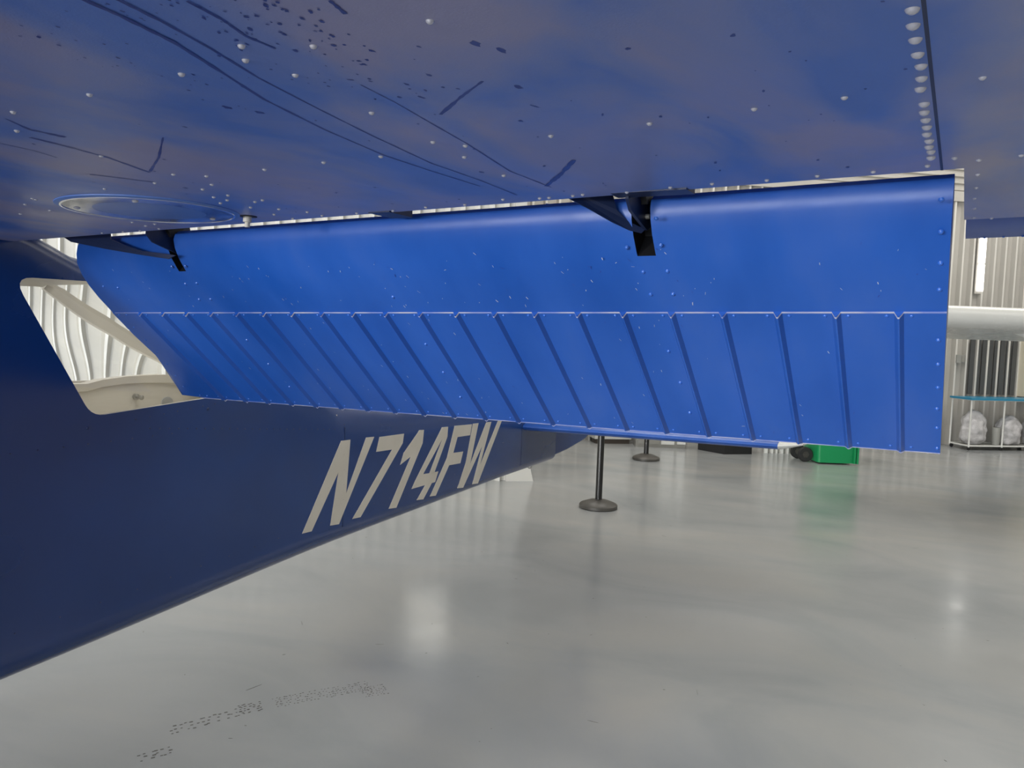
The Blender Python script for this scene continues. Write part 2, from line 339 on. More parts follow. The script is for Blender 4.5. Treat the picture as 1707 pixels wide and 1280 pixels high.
def dome(r=.0043, h=.0030, n=14):
    v = []; f = []; R = 4
    for i in range(R):
        a = (math.pi/2)*i/R
        for k in range(n): v.append((r*math.cos(a)*math.cos(2*math.pi*k/n), r*math.cos(a)*math.sin(2*math.pi*k/n), -h*math.sin(a)))
    v.append((0, 0, -h)); v2 = []
    for i in range(R-1):
        for k in range(n): f.append((i*n+k, i*n+(k+1) % n, (i+1)*n+(k+1) % n, (i+1)*n+k))
    for k in range(n): f.append(((R-1)*n+k, (R-1)*n+(k+1) % n, R*n))
    f.append(tuple(range(n)))
    return v, f
dv, df = dome()
rme = bpy.data.meshes.new('rivet'); rme.from_pydata(dv, [], df); rme.materials.append(M['rivet'])
for p in rme.polygons: p.use_smooth = True
WR= [(-0.326, 0.452), (-0.478, 0.428), (-0.43, 0.452), (-0.499, 0.451), (-0.489, 0.494), (-0.573, 0.451), (-0.697, 0.452), (-0.821, 0.454), (-0.892, 0.497), (-0.503, 0.608), (-0.696, 0.753), (-0.515, 0.726), (-0.492, 0.755), (-0.523, 0.801), (-0.611, 0.757), (-0.533, 0.911), (-0.388, 0.757), (-0.28, 0.755), (-0.179, 0.749), (-0.103, 0.748), (-0.001, 0.739), (-0.921, 0.612), (-0.934, 0.724), (-0.902, 0.751), (-0.796, 0.753), (-1.011, 0.753), (-1.123, 0.752), (-0.988, 0.816), (-0.945, 0.796), (-0.993, 0.867), (-1.027, 0.869), (-1.029, 0.897), (-1.063, 0.913), (-1.113, 0.976), (-1.0, 0.927), (-0.976, 0.92), (-1.049, 0.963), (-1.018, 0.996), (-1.07, 1.036), (-1.075, 1.086), (-0.995, 1.039), (-0.999, 1.08), (-0.923, 1.083), (-0.848, 1.086), (-0.775, 1.078), (-0.703, 1.083), (-0.623, 1.065), (-1.389, 0.787), (-1.322, 0.766), (-1.414, 0.844), (-1.51, 0.847), (-1.316, 0.757), (-1.408, 1.0), (-1.428, 1.044), (-1.387, 1.034), (-1.509, 1.09), (-1.623, 1.081), (-1.559, 1.086), (-1.441, 1.084), (-0.567, 1.078), (-0.552, 1.079), (-0.513, 1.079), (-0.496, 1.076), (-0.431, 1.084), (-0.364, 1.074), (-0.306, 1.072), (-0.236, 1.077), (-0.174, 1.075), (-0.11, 1.077), (-0.042, 0.573), (-0.043, 0.601), (-0.043, 0.629), (-0.043, 0.661), (-0.042, 0.689), (-0.043, 0.72), (-0.045, 0.749), (-0.044, 0.796), (-0.045, 0.824), (-0.045, 0.852), (-0.045, 0.88), (-0.046, 0.909), (-0.045, 0.939), (-0.046, 0.967), (-0.045, 0.991), (-0.046, 1.022), (-0.051, 1.067), (-0.023, 1.035), (0.001, 1.056), (0.001, 1.142), (0.0, 1.234), (-0.001, 1.32), (-0.0, 1.415), (-0.0, 1.511), (0.025, 1.528), (0.041, 1.049)]
# forward ones the frame does not reach but a sidestep would
WX = [(-.042, .573 - .029*k) for k in range(1, 12)] + [(x/10, .30) for x in range(-16, 3, 2)] + [(.15 + .1*k, 1.05) for k in range(4)] + [(.1 + .1*k, .745) for k in range(5)]
def under(x, y): return 1.8128 + dz(x)
for i, (x, y) in enumerate(WR):
    o = bpy.data.objects.new('rivet', rme); C.objects.link(o); o.parent = wing; o.location = (x, y, under(x, y) + .0003)
    o.scale = (1.12, 1.12, 1.3) if -.06 < x < -.03 and y < 1.03 else (.74, .74, .95)
b = MB()
for x, y in WX: b.add([(x+a, y+c, under(x, y)+.0003+d) for a, c, d in dv], df)
tag(b.build('rivet_row', M['rivet'], wing, 60), kind='stuff')
# sheet overlap edge beside the rivet row
b = MB(); b.prism([(-.0325, -.0, under(0, 0)+.0005), (-.0352, 1.0995, under(0, 0)+.0005), (-.0380, 1.0995, under(0, 0)+.0005), (-.0353, -.0, under(0, 0)+.0005)], (0, 0, -.0016)); b.build('skin_seam', M['bracket'], wing, 0)
# round inspection cover
cx, cy = -1.235, .912; T = Matrix.Rotation(math.atan(.0208)*-1, 3, 'Y')
b = MB(); b.lathe([(.146, .001), (.146, -.0012), (.141, -.0030), (.136, -.0034), (.131, -.0020), (.09, -.0030), (.05, -.0052), (.001, -.0062)], (cx, cy, under(cx, cy)), 56, 0, T)
cov = b.build('inspection_cover', M['cover_paint'], wing, 60)
b = MB(); b.lathe([(.1385, -.0030), (.1380, -.0040), (.1350, -.0040), (.1345, -.0030)], (cx, cy, under(cx, cy)), 56, 0, T); b.build('cover_rim', M['rivet'], wing, 60)
for x, y in ((-1.166, .833), (-1.322, .835), (-1.205, 1.018)):
    o = bpy.data.objects.new('screw', rme); C.objects.link(o); o.parent = wing; o.location = (x, y, under(x, y) - .0025); o.scale = (1.3, 1.3, 1.1)
# drain fitting
b = MB(); x, y = -1.135, 1.035; b.lathe([(.0075, .002), (.0075, -.010), (.0045, -.011), (.0045, -.019), (.001, -.0195)], (x, y, under(x, y)), 16); b.build('drain_fitting', M['letter'], wing)
b = MB(); b.lathe([(.017, .001), (.017, -.0006), (.001, -.0008)], (x, y, under(x, y)), 20); b.build('drain_opening', M['black'], wing)
# wet streaks and scuffs lying on the paint
ST = dict(a=([(-0.505, 0.315), (-0.508, 0.351), (-0.517, 0.4), (-0.539, 0.463), (-0.564, 0.532), (-0.587, 0.635), (-0.604, 0.753), (-0.604, 0.851), (-0.6, 0.961)], .0022, .0008),
b=([(-0.485, 0.33), (-0.491, 0.37), (-0.503, 0.421), (-0.522, 0.485), (-0.54, 0.575), (-0.558, 0.675), (-0.578, 0.814), (-0.578, 0.925), (-0.586, 1.042)], .0015, .0008),
c=([(-0.447, 0.355), (-0.451, 0.387), (-0.46, 0.416), (-0.459, 0.443)], .001, .0012), d=([(-0.457, 0.537), (-0.462, 0.591), (-0.473, 0.664), (-0.486, 0.751), (-0.513, 0.892), (-0.513, 1.009)], .0008, .0008),
e=([(-0.908, 0.52), (-0.912, 0.563), (-0.922, 0.622), (-0.954, 0.703)], .0035, .002), f=([(-0.853, 0.464), (-0.874, 0.5), (-0.871, 0.537)], .0006, .005), g=([(-0.947, 0.698), (-0.863, 0.648), (-0.771, 0.584)], .002, .001),
h=([(-0.447, 0.641), (-0.398, 0.602), (-0.359, 0.574)], .0025, .0012), i=([(-0.516, 0.998), (-0.463, 0.935), (-0.413, 0.868)], .0035, .003), j=([(-0.969, 0.521), (-0.97, 0.559), (-0.981, 0.594)], .0008, .0014), k=([(-1.042, 0.676), (-1.026, 0.709), (-1.009, 0.749)], .004, .002), m=([(-0.364, 0.396), (-0.369, 0.417)], .0015, .0015))
b = MB()
def strip(pts, w0, w1, n=8):
    P_ = []
    for i in range(len(pts)-1):
        for k in range(n):
            t = k/n; P_.append((pts[i][0]*(1-t)+pts[i+1][0]*t, pts[i][1]*(1-t)+pts[i+1][1]*t))
    P_.append(pts[-1]); L = []; Rr = []
    for i, p in enumerate(P_):
        q = P_[min(i+1, len(P_)-1)]; r = P_[max(i-1, 0)]; d = Vector((q[0]-r[0], q[1]-r[1])).normalized(); nn = Vector((-d.y, d.x))
        t = i/(len(P_)-1); wd = (w0*(1-t)+w1*t)*random.uniform(.6, 1.3)
        for lst, sg in ((L, 1), (Rr, -1)):
            x, y = p[0]+nn.x*wd*sg, p[1]+nn.y*wd*sg; lst.append((x, y, under(x, y) - .0004))
    v = L + Rr; m_ = len(L); b.add(v, [(i, i+1, m_+i+1, m_+i) for i in range(m_-1)])
for pts, w0, w1 in ST.values(): strip(pts, w0, w1)
def blob(x, y, r, el, an):
    n = 9; v = []
    for k in range(n):
        a = 2*math.pi*k/n; q = r*.72*random.uniform(.6, 1.2); u, t = q*math.cos(a)*el, q*math.sin(a)
        xx, yy = x + u*math.cos(an) - t*math.sin(an), y + u*math.sin(an) + t*math.cos(an); v.append((xx, yy, under(xx, yy) - .0004))
    b.add(v, [tuple(range(n))])
for k in range(110):
    y = .33 + abs(random.gauss(0, .13)); x = -.42 + random.gauss(0, .035) - (y-.33)*.12
    blob(x, y, random.uniform(.0008, .0028), random.uniform(1, 2.2), random.uniform(1.2, 2.2))
for k in range(60):
    blob(random.uniform(-.62, -.45), random.uniform(.3, .55), random.uniform(.0006, .0020), 1.6, 1.7)
for k in range(70):
    blob(random.uniform(-1.1, -.05), random.uniform(.5, 1.07), random.uniform(.0008, .003), random.uniform(1, 3), random.uniform(1.2, 2.2))
for x, y in ((-.615, .535), (-.60, .56), (-.31, .52), (-.32, .50), (-.34, .60)): blob(x, y, .005, 1.8, 1.6)
tag(b.build('streak_mark', M['streak'], wing, 0), kind='stuff')

# --- flap (lowered)
YT, ZT = 1.570, 1.4195; CA, SA = .756, .655
def FP(x, s, o): return (x, YT - CA*s + SA*o, ZT + SA*s + CA*o + dz(x))
def xin(s):
    t = [(0, -1.981), (.05, -1.955), (.166, -1.922), (.25, -1.914), (.355, -1.909), (.41, -1.904), (.47, -1.894), (.52, -1.878), (.56, -1.85), (.58, -1.83), (9, -1.83)]
    for (a, p), (c, q) in zip(t, t[1:]):
        if a <= s <= c: return p + (q-p)*(s-a)/(c-a)
XO = -.0245; RW, RH = .0064, .0074
rib_x = [-.086 - .0856*k for k in range(21)]
cols = [XO]
for xr in rib_x: cols += [xr + RW, xr + .0012, xr - .0012, xr - RW]
colh = [0] + [0, 1, 1, 0]*21
nin = 3
prof = [(0, 0, .25), (.006, 0, 1), (.09, 0, 1), (.18, 0, 1), (.27, 0, 1), (.348, 0, 1), (.355, 0, 1), (.3552, 0, 0), (.41, 0, 0), (.45, .0012, 0), (.485, .0045, 0), (.515, .0115, 0), (.537, .021, 0), (.551, .032, 0), (.557, .043, 0), (.554, .055, 0), (.535, .066, 0), (.50, .076, 0), (.40, .074, 0), (.2, .042, 0), (.02, .006, 0), (0, .0035, 0)]
rings = []
for i, (x, h) in enumerate(zip(cols, colh)):
    rings.append([FP(x, s, o - (.0014 + h*RH*r if r else 0)) for s, o, r in prof])
for k in range(1, nin+1):
    t = k/nin
    rings.append([FP(cols[-1]*(1-t) + xin(s)*t, s, o*(1 - .0*t) - (.0014 if r else 0) + (.006*t*t if r and s < .2 else 0)) for s, o, r in prof])
b = MB(); b.loft(rings); flap = P(b.build('flap', [M['flap_paint'], M['black']], None, 28))
# hinge slots cut into the flap nose
def cut(obj, cutter, mat_):
    cutter.data.materials.clear()
    for m_ in obj.data.materials: cutter.data.materials.append(m_)
    md = obj.modifiers.new('cut', 'BOOLEAN'); md.object = cutter; md.operation = 'DIFFERENCE'; md.solver = 'EXACT'
    if mat_ is not None:
        for p in cutter.data.polygons: p.material_index = mat_
    dg = bpy.context.evaluated_depsgraph_get(); me = bpy.data.meshes.new_from_object(obj.evaluated_get(dg))
    obj.modifiers.clear(); obj.data = me; bpy.data.objects.remove(cutter)
    return obj
for x0, x1, s0 in ((-.4585, -.428, .479), (-1.536, -1.513, .483)):
    b = MB(); b.prism([FP(x0, s0, -.02), FP(x0, s0, .05), FP(x0, .50, .06), FP(x0, .65, .06), FP(x0, .65, -.02)], (x1-x0, 0, 0))
    cu = b.build('cutter', [M['flap_paint'], M['black']], None, 0); cu.location = (0, 0, 0)
    cu.parent = plane; cu.location = (-XC, -.9, 0)
    bpy.context.view_layer.update(); cut(flap, cu, 1)  # slot faces coloured black to stand for the shade inside
bpy.context.view_layer.update()
# worn lip of the ribbed skin and trailing edge
def lipstrip(sa, sb, off, name, m_, hk=1.0):
    v = []; f = []
    xs = list(zip(cols, colh)) + [(xin(.35) + .012, 0)]
    for x, h in xs:
        o = -(.0014 + h*RH*hk) - off
        # the lip dips with every rib
        v += [FP(x, sa - h*.004, o), FP(x, sb - h*.004, o), FP(x, sb - h*.004, o + off*1.6), FP(x, sa - h*.004, o + off*1.6)]
    n = len(xs)
    for i in range(n-1):
        for k in range(4): f.append((4*i+k, 4*i+(k+1) % 4, 4*i+4+(k+1) % 4, 4*i+4+k))
    f += [(0, 1, 2, 3), (4*n-1, 4*n-2, 4*n-3, 4*n-4)]
    return mesh_obj(name, v, f, m_, flap, None, 0)
lipstrip(.3535, .3562, .0006, 'skin_edge', M['worn'])
lipstrip(-.0012, .0006, .0006, 'trailing_edge', M['worn'], .25)
# rivets of the flap
def lift(x, s, rad=1.0):
    R_ = Matrix(((1, 0, 0), (0, CA, -SA), (0, SA, CA)))     # local -z -> outward of the lower skin
    return R_
Rf = Matrix(((1, 0, 0), (0, CA, SA), (0, -SA, CA)))
rmeb = rme.copy(); rmeb.materials.clear(); rmeb.materials.append(M['rivet_blue'])
FR= [(-0.037, 1.153), (-0.036, 1.191), (-0.035, 1.231), (-0.035, 1.268), (-0.034, 1.347), (-0.033, 1.389), (-0.032, 1.432), (-0.032, 1.474), (-0.031, 1.514), (-0.0295, 1.559), (-0.413, 1.155), (-0.472, 1.194), (-0.416, 1.193), (-0.456, 1.232), (-0.416, 1.232), (-0.455, 1.27), (-0.417, 1.27), (-1.547, 1.194), (-1.502, 1.194), (-1.546, 1.232), (-1.507, 1.231), (-1.544, 1.269), (-1.506, 1.269), (-1.501, 1.374), (-1.499, 1.442), (-1.494, 1.51), (-0.977, 1.374), (-0.978, 1.444), (-0.975, 1.51), (-0.455, 1.377), (-0.452, 1.444), (-0.452, 1.514), (-1.795, 1.237), (-1.845, 1.233), (-0.985, 1.269)]
def rivet_pose(x, y):
    s = (YT - y)/CA; ridge = s < .355
    o_ = 0 if s < .44 else (.0012 if s < .48 else .0045 if s < .52 else .009)
    return FP(x, s, (-.0014 if ridge else o_) + .0002)
for x, y in FR:
    o = bpy.data.objects.new('flap_rivet', rmeb); C.objects.link(o); o.parent = flap
    o.location = rivet_pose(x, y); o.rotation_euler = Rf.to_euler(); o.scale = (.85, .85, 1.05)
b = MB()
for k, xr in enumerate(rib_x):
    for s_, ys in ((.015, 1), (.347, 1)):
        for d in (-.0165, .0165):
            c = Vector(rivet_pose(xr + d, YT - CA*(s_ if s_ > .1 else .012)))
            b.add([c + Rf @ (Vector(q)*.72) for q in dv], df)
for x in (-1.86, -1.89): 
    for s_ in (.012, .347): c = Vector(rivet_pose(x, YT - CA*s_)); b.add([c + Rf @ (Vector(q)*.72) for q in dv], df)
for k in range(6):
    s_ = .05 + .05*k; c = Vector(rivet_pose(xin(s_)+.03, YT - CA*s_)); b.add([c + Rf @ (Vector(q)*.6) for q in dv], df)
tag(b.build('rivet_row', M['rivet_blue'], flap, 60), kind='stuff')
# paint chips
b = MB(); b2 = MB()
for k in range(240):
    x = random.uniform(-1.8, -.05); s_ = random.uniform(.37, .50) if k % 2 else random.uniform(.01, .34)
    if min(abs(x - q) for q in rib_x) < .009 and s_ < .355: continue
    if random.random() < .5: x = random.choice((-.5, -.62, -1.0, -.9, -1.3)) + random.gauss(0, .08)
    if min(abs(x - q) for q in rib_x) < .009 and s_ < .355: continue
    L = random.uniform(.0010, .004); wd = random.uniform(.0003, .0009); a = random.uniform(.9, 1.9) if random.random() < .8 else random.uniform(0, 3)
    y0 = YT - CA*s_; c = Vector(rivet_pose(x, y0)) + Rf @ Vector((0, 0, -.0006))
    ux, uy = math.cos(a), math.sin(a); q = []
    for u, v_ in ((-L, -wd), (L, -wd*.4), (L*.8, wd), (-L*.7, wd*.8)): q.append(c + Rf @ Vector((ux*u - uy*v_, uy*u + ux*v_, 0)))
    (b if k % 3 else b2).add(q, [(0, 1, 2, 3)])
tag(b.build('paint_scratch', M['scratch'], flap, 0), kind='stuff')
tag(b2.build('dark_chip', M['streak'], flap, 0), kind='stuff')

# hinge brackets reaching from the wing down to the flap
def bracket(poly, x, th, name, m_, parent):
    b = MB(); b.prism([(x - th/2, y, z) for y, z in poly], (th, 0, 0)); return b.build(name, m_, parent, 0)
zA = lambda x: under(x, 0)
def plate(pts, th, name):
    d = Vector(pts[3]) - Vector(pts[0]); nrm = Vector((-d.y, d.x, 0)).normalized()*th
    b = MB(); b.prism(pts, nrm); return b.build(name, M['bracket'], flap, 0)
plate([(-.548, 1.105, 1.823), (-.534, 1.113, 1.804), (-.509, 1.136, 1.79), (-.483, 1.159, 1.774), (-.461, 1.18, 1.763), (-.447, 1.193, 1.76), (-.441, 1.198, 1.769), (-.45, 1.19, 1.77), (-.465, 1.177, 1.778), (-.478, 1.164, 1.793), (-.486, 1.157, 1.826)], .003, 'hinge_bracket')
plate([(-1.87, 1.137, 1.79), (-1.826, 1.139, 1.771), (-1.705, 1.147, 1.753), (-1.594, 1.155, 1.739), (-1.513, 1.161, 1.73), (-1.492, 1.163, 1.738), (-1.539, 1.159, 1.743), (-1.594, 1.155, 1.748), (-1.649, 1.152, 1.762), (-1.692, 1.148, 1.775), (-1.699, 1.148, 1.80)], .003, 'hinge_bracket')
for x in (-.443, -1.524):
    d_ = dz(x) - dz(-.45)
    bracket([(1.118, 1.83+d_), (1.115, 1.80+d_), (1.13, 1.785+d_), (1.16, 1.776+d_), (1.20, 1.765+d_), (1.235, 1.78+d_), (1.22, 1.84+d_)], x, .005, 'hinge_arm', M['bracket'], flap)
    b = MB(); b.prism([(x - .012, 1.17, 1.80+d_), (x+.012, 1.17, 1.80+d_), (x+.012, 1.14, 1.84+d_), (x-.012, 1.14, 1.84+d_)], (0, .03, .02))
    b.build('hinge_link', M['black'], flap, 0)
    b = MB(); b.lathe([(.003, -.009), (.004, -.008), (.004, .008), (.003, .009)], (x, 1.192, 1.785+d_), 14, 0, Matrix.Rotation(math.pi/2, 3, 'Y')); b.build('hinge_bolt', M['steel'], flap)
b = MB(); b.prism([(-.46, 1.085, under(-.4, 0)-.001), (-.345, 1.085, under(-.4, 0)-.001), (-.345, 1.125, under(-.4, 0)-.001), (-.46, 1.125, under(-.4, 0)-.001)], (0, 0, .03)); b.build('hinge_mount', M['bracket'], wing, 0)
b = MB(); b.prism([(-.90, 1.085, under(-.85, 0)-.002), (-.855, 1.085, under(-.85, 0)-.002), (-.855, 1.15, under(-.85, 0)-.002), (-.90, 1.15, under(-.85, 0)-.002)], (0, 0, .03)); b.build('flap_push_rod', M['bracket'], wing, 0)

# --- aileron
asec = [(1.745, 1.8065), (1.65, 1.812), (1.58, 1.824), (1.553, 1.842), (1.560, 1.862), (1.60, 1.862), (1.70, 1.828), (1.746, 1.8085)]
for f_ in (lambda x: x, mir):
    b = MB(); b.loft([[(f_(x), y, z + dz(f_(x))) for y, z in asec] for x in (-.011, 2.35)]); ail = P(b.build('aileron', M['flap_paint']))
    b = MB(); b.box((min(f_(.095), f_(.13)), 1.50, 1.80), (max(f_(.095), f_(.13)), 1.60, 1.835)); b.build('aileron_bracket', M['black'], ail)
    b = MB()
    for k in range(14):
        x = f_(.02 + .03*k); c = Vector((x, 1.738, 1.8065 + dz(x))); b.add([c + Vector(q)*.6 for q in dv], df)
    tag(b.build('rivet_row', M['rivet_blue'], ail, 60), kind='stuff')
# starboard flap (the far one, same shape without ribs)
b = MB(); b.loft([[(mir(a[0]), a[1], a[2]) for a in (FP(x, s, o) for s, o, r in prof)] for x in (-.0245, -1.86)]); P(b.build('flap', M['flap_paint']))

# --- fuselage
ST_F = [(-2.05, .20, .95, 1.22, .08, .08), (-1.95, .34, .82, 1.30, .12, .12), (-1.6, .43, .72, 1.36, .12, .14), (-1.1, .49, .68, 1.40, .12, .14), (-.62, .52, .68, 1.44, .10, .12), (-.10, .535, .69, 1.80, .09, .10), (.1, .53, .69, 1.84, .09, .08), (.7, .50, .68, 1.84, .09, .06),
        (1.06, .4637, .678, 1.835, .09, .05), (1.13, .457, .680, 1.815, .09, .05), (1.20, .4507, .682, 1.785, .09, .05), (1.27, .444, .684, 1.755, .09, .05), (1.36, .436, .687, 1.74, .09, .05), (1.50, .423, .692, 1.735, .09, .05), (1.66, .408, .698, 1.73, .09, .05),
        (1.75, .3995, .702, 1.695, .09, .05), (2.0, .376, .712, 1.545, .09, .05), (2.25, .353, .721, 1.395, .09, .08), (2.42, .337, .727, 1.375, .085, .20), (2.8, .302, .733, 1.345, .08, .22), (3.4, .246, .743, 1.29, .07, .18), (4.0, .19, .753, 1.25, .06, .11), (4.5, .144, .755, 1.21, .05, .07), (4.80, .116, .757, 1.19, .045, .05)]
def fring(y, w_, zb, zt, rb, rt, xc=XC):
    pts = []
    def corner(cx_, cz, r, a0):
        for k in range(7):
            a = math.radians(a0 + 90*k/6); pts.append((xc + cx_ + r*math.cos(a), y, cz + r*math.sin(a)))
    corner(-(w_-rb), zb+rb, rb, 180); 
    for k in (1, 2, 3): pts.append((xc - (w_-rb) + 2*(w_-rb)*k/4, y, zb))
    corner(w_-rb, zb+rb, rb, 270)
    for k in (1, 2, 3): pts.append((xc + w_, y, zb+rb + (zt-rt-zb-rb)*k/4))
    corner(w_-rt, zt-rt, rt, 0)
    for k in (1, 2, 3): pts.append((xc + (w_-rt) - 2*(w_-rt)*k/4, y, zt))
    corner(-(w_-rt), zt-rt, rt, 90)
    for k in (1, 2, 3): pts.append((xc - w_, y, zt-rt - (zt-rt-zb-rb)*k/4))
    return pts
b = MB(); b.loft([fring(*s) for s in ST_F])
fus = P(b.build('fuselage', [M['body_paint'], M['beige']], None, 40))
md = fus.modifiers.new('shell', 'SOLIDIFY'); md.thickness = .014; md.offset = -1; md.material_offset = 1
bpy.context.view_layer.update()
dg = bpy.context.evaluated_depsgraph_get(); me = bpy.data.meshes.new_from_object(fus.evaluated_get(dg)); fus.modifiers.clear(); fus.data = me
def rounded(poly, r, n=5):
    out = []; N = len(poly)
    for i in range(N):
        p = Vector(poly[i]); a = (Vector(poly[i-1]) - p); c = (Vector(poly[(i+1) % N]) - p)
        rr = min(r[i] if isinstance(r, (list, tuple)) else r, a.length*.45, c.length*.45); a.normalize(); c.normalize()
        for k in range(n+1):
            t = k/n; q = (p + a*rr)*(1-t)**2 + p*2*t*(1-t) + (p + c*rr)*t*t; out.append((q.x, q.y))
    return out
WIN = rounded([(1.098, 1.688), (1.68, 1.698), (2.225, 1.380), (1.75, 1.362), (1.312, 1.334)], [.05, .03, .04, .2, .04])
def cutbox(poly, axis_d, name='cutter'):
    b = MB(); b.prism(poly, axis_d); cu = b.build(name, M['beige'], None, 0); cu.parent = plane; cu.location = (-XC, -.9, 0); bpy.context.view_layer.update(); return cu
cut(fus, cutbox([(XC-.8, y, z) for y, z in WIN], (1.6, 0, 0)), 1)
RW_ = rounded([(-.375, 1.69), (.375, 1.69), (.325, 2.20), (-.325, 2.20)], .03)
cut(fus, cutbox([(XC+x, y, 1.33) for x, y in RW_], (0, 0, .6)), 1)
# windshield and door windows (outside the frame, for completeness)
DW = rounded([(.05, 1.70), (.85, 1.72), (.95, 1.36), (-.15, 1.34)], .06)
cut(fus, cutbox([(XC-.8, y, z) for y, z in DW], (1.6, 0, 0)), 1)
cut(fus, cutbox([(XC+x, y, 1.46) for x, y in rounded([(-.44, -.55), (.44, -.55), (.44, -.13), (-.44, -.13)], .06)], (0, 0, .6)), 1)
for p in fus.data.polygons: p.use_smooth = True
fus.data.set_sharp_from_angle(angle=math.radians(40))
wside = lambda y: .46 - (y-1.1)*.4/4.3
def pane(poly, sg, name, wav=False, grow=1.03):
    cyy = sum(p[0] for p in poly)/len(poly); czz = sum(p[1] for p in poly)/len(poly)
    b = MB(); q = []
    for y, z in poly:
        y2, z2 = cyy + (y-cyy)*grow, czz + (z-czz)*grow
        q.append((XC + sg*((wside(y2) if y2 > 1.06 else .53 - (y2-.1)*.055) - .010), y2, z2))
    b.prism(q, (-sg*.003, 0, 0)); b.m = [1 if k == 0 else 0 for k in range(len(b.m))] if wav else [0]*len(b.m)
    return b.build(name, [M['glass'], M['glass_wavy']] if wav else [M['glass_thin']], fus, 0)
for sg in (1, -1):
    pane(WIN, sg, 'side_window', sg > 0); pane(DW, sg, 'side_window')
zr = lambda y: 1.695 - (y-1.75)*.60 if y > 1.75 else 1.73 - (y-1.66)*.39
b = MB(); b.prism([(XC + x*1.03, y, zr(y) - .010) for x, y in [(a, 1.945 + (c-1.945)*1.03) for a, c in RW_]], (0, -.0016, -.0026)); b.build('rear_window', M['glass_thin'], fus, 0)
b = MB(); b.prism([(XC-.42, -.60, 1.45), (XC+.42, -.60, 1.45), (XC+.42, -.12, 1.78), (XC-.42, -.12, 1.78)], (0, .001, -.003)); b.build('windshield', M['glass_thin'], fus, 0)
# cabin interior: rear shelf, moulded side liner with coat knob, window post cover
b = MB(); b.prism([(XC-.40, 1.30, 1.20), (XC+.40, 1.30, 1.20), (XC+.33, 2.40, 1.24), (XC-.33, 2.40, 1.24)], (0, 0, .012)); b.build('rear_shelf', M['beige'], fus, 0)
b = MB()
lin = []
for y, zt_ in ((1.36, 1.345), (1.55, 1.35), (1.80, 1.356), (1.86, 1.372), (1.95, 1.382), (2.10, 1.384), (2.22, 1.374), (2.30, 1.35)):
    xw = XC - wside(y) + .016
    lin.append([(xw, y, 1.22), (xw + .05, y, 1.22), (xw + .045, y, 1.26), (xw + .035, y, zt_-.035), (xw + .05, y, zt_-.03), (xw + .052, y, zt_), (xw, y, zt_)])
b.loft(lin); b.build('side_liner', M['beige'], fus, 30)
b = MB(); b.lathe([(.013, 0), (.013, .006), (.006, .008), (.006, .03), (.010, .032), (.001, .036)], (XC - wside(2.0) + .056, 2.0, 1.297), 18, 0, Matrix.Rotation(math.pi/2, 3, 'Y')); b.build('coat_knob', M['steel'], fus)
b = MB(); b.lathe([(.020, 0), (.020, .004), (.001, .005)], (XC + wside(1.62) - .075, 1.62, 1.345), 18, 0, Matrix.Rotation(math.pi/2, 3, 'Y')); b.build('trim_button', M['white'], fus)
for sg in (1, -1):
    b = MB(); q = [(XC + sg*(wside(1.67) - .016), 1.662, 1.69), (XC + sg*(wside(1.67)-.016), 1.685, 1.715), (XC + sg*(wside(2.2)-.016), 2.24, 1.385), (XC + sg*(wside(2.2)-.016), 2.205, 1.37)]
    b.prism(q, (-sg*.018, 0, 0)); b.build('window_post', M['beige'], fus, 0)
# registration painted on the side
LET = {'N': [[(2.19, 0.827), (2.417, 1.148), (2.478, 1.146), (2.458, 0.93), (2.588, 1.143), (2.647, 1.14), (2.415, 0.816), (2.359, 0.822), (2.404, 1.026), (2.245, 0.824)]],
'7': [[(2.687, 1.135), (2.883, 1.129), (2.874, 1.088), (2.562, 0.815), (2.505, 0.819), (2.788, 1.069), (2.665, 1.074)]],
'1': [[(3.018, 1.132), (3.058, 1.129), (3.049, 1.068), (2.836, 0.803), (2.774, 0.81), (2.947, 1.018), (2.858, 0.992), (2.884, 1.042)]],
'4': [[(3.231, 1.125), (3.292, 1.122), (3.241, 1.071), (3.062, 0.92), (2.993, 0.901)], [(3.292, 1.122), (3.288, 1.073), (3.168, 0.911), (3.121, 0.916), (3.241, 1.071)], [(2.993, 0.901), (3.062, 0.92), (3.121, 0.916), (3.207, 0.912), (3.178, 0.864), (2.961, 0.866)], [(3.084, 0.8645), (3.147, 0.8645), (3.071, 0.799), (3.011, 0.806)]],
'F': [[(3.361, 1.12), (3.552, 1.111), (3.535, 1.055), (3.395, 1.06), (3.355, 0.984), (3.462, 0.978), (3.435, 0.921), (3.315, 0.927), (3.189, 0.796), (3.134, 0.802), (3.29, 0.967)]],
'W': [[(3.563, 1.113), (3.629, 1.11), (3.544, 0.897), (3.724, 1.106), (3.787, 1.103), (3.66, 0.874), (3.873, 1.101), (3.927, 1.1), (3.646, 0.783), (3.581, 0.789), (3.685, 0.985), (3.475, 0.788), (3.413, 0.795), (3.497, 0.918)]]}
for ch in 'N714FW':
    b = MB()
    for poly in LET[ch]: b.prism([(XC + wside(y) + .0015, y, z) for y, z in poly], (-.003, 0, 0))
    b.build('registration_letter' if ch.isalpha() else 'registration_digit', M['letter'], fus, 0)
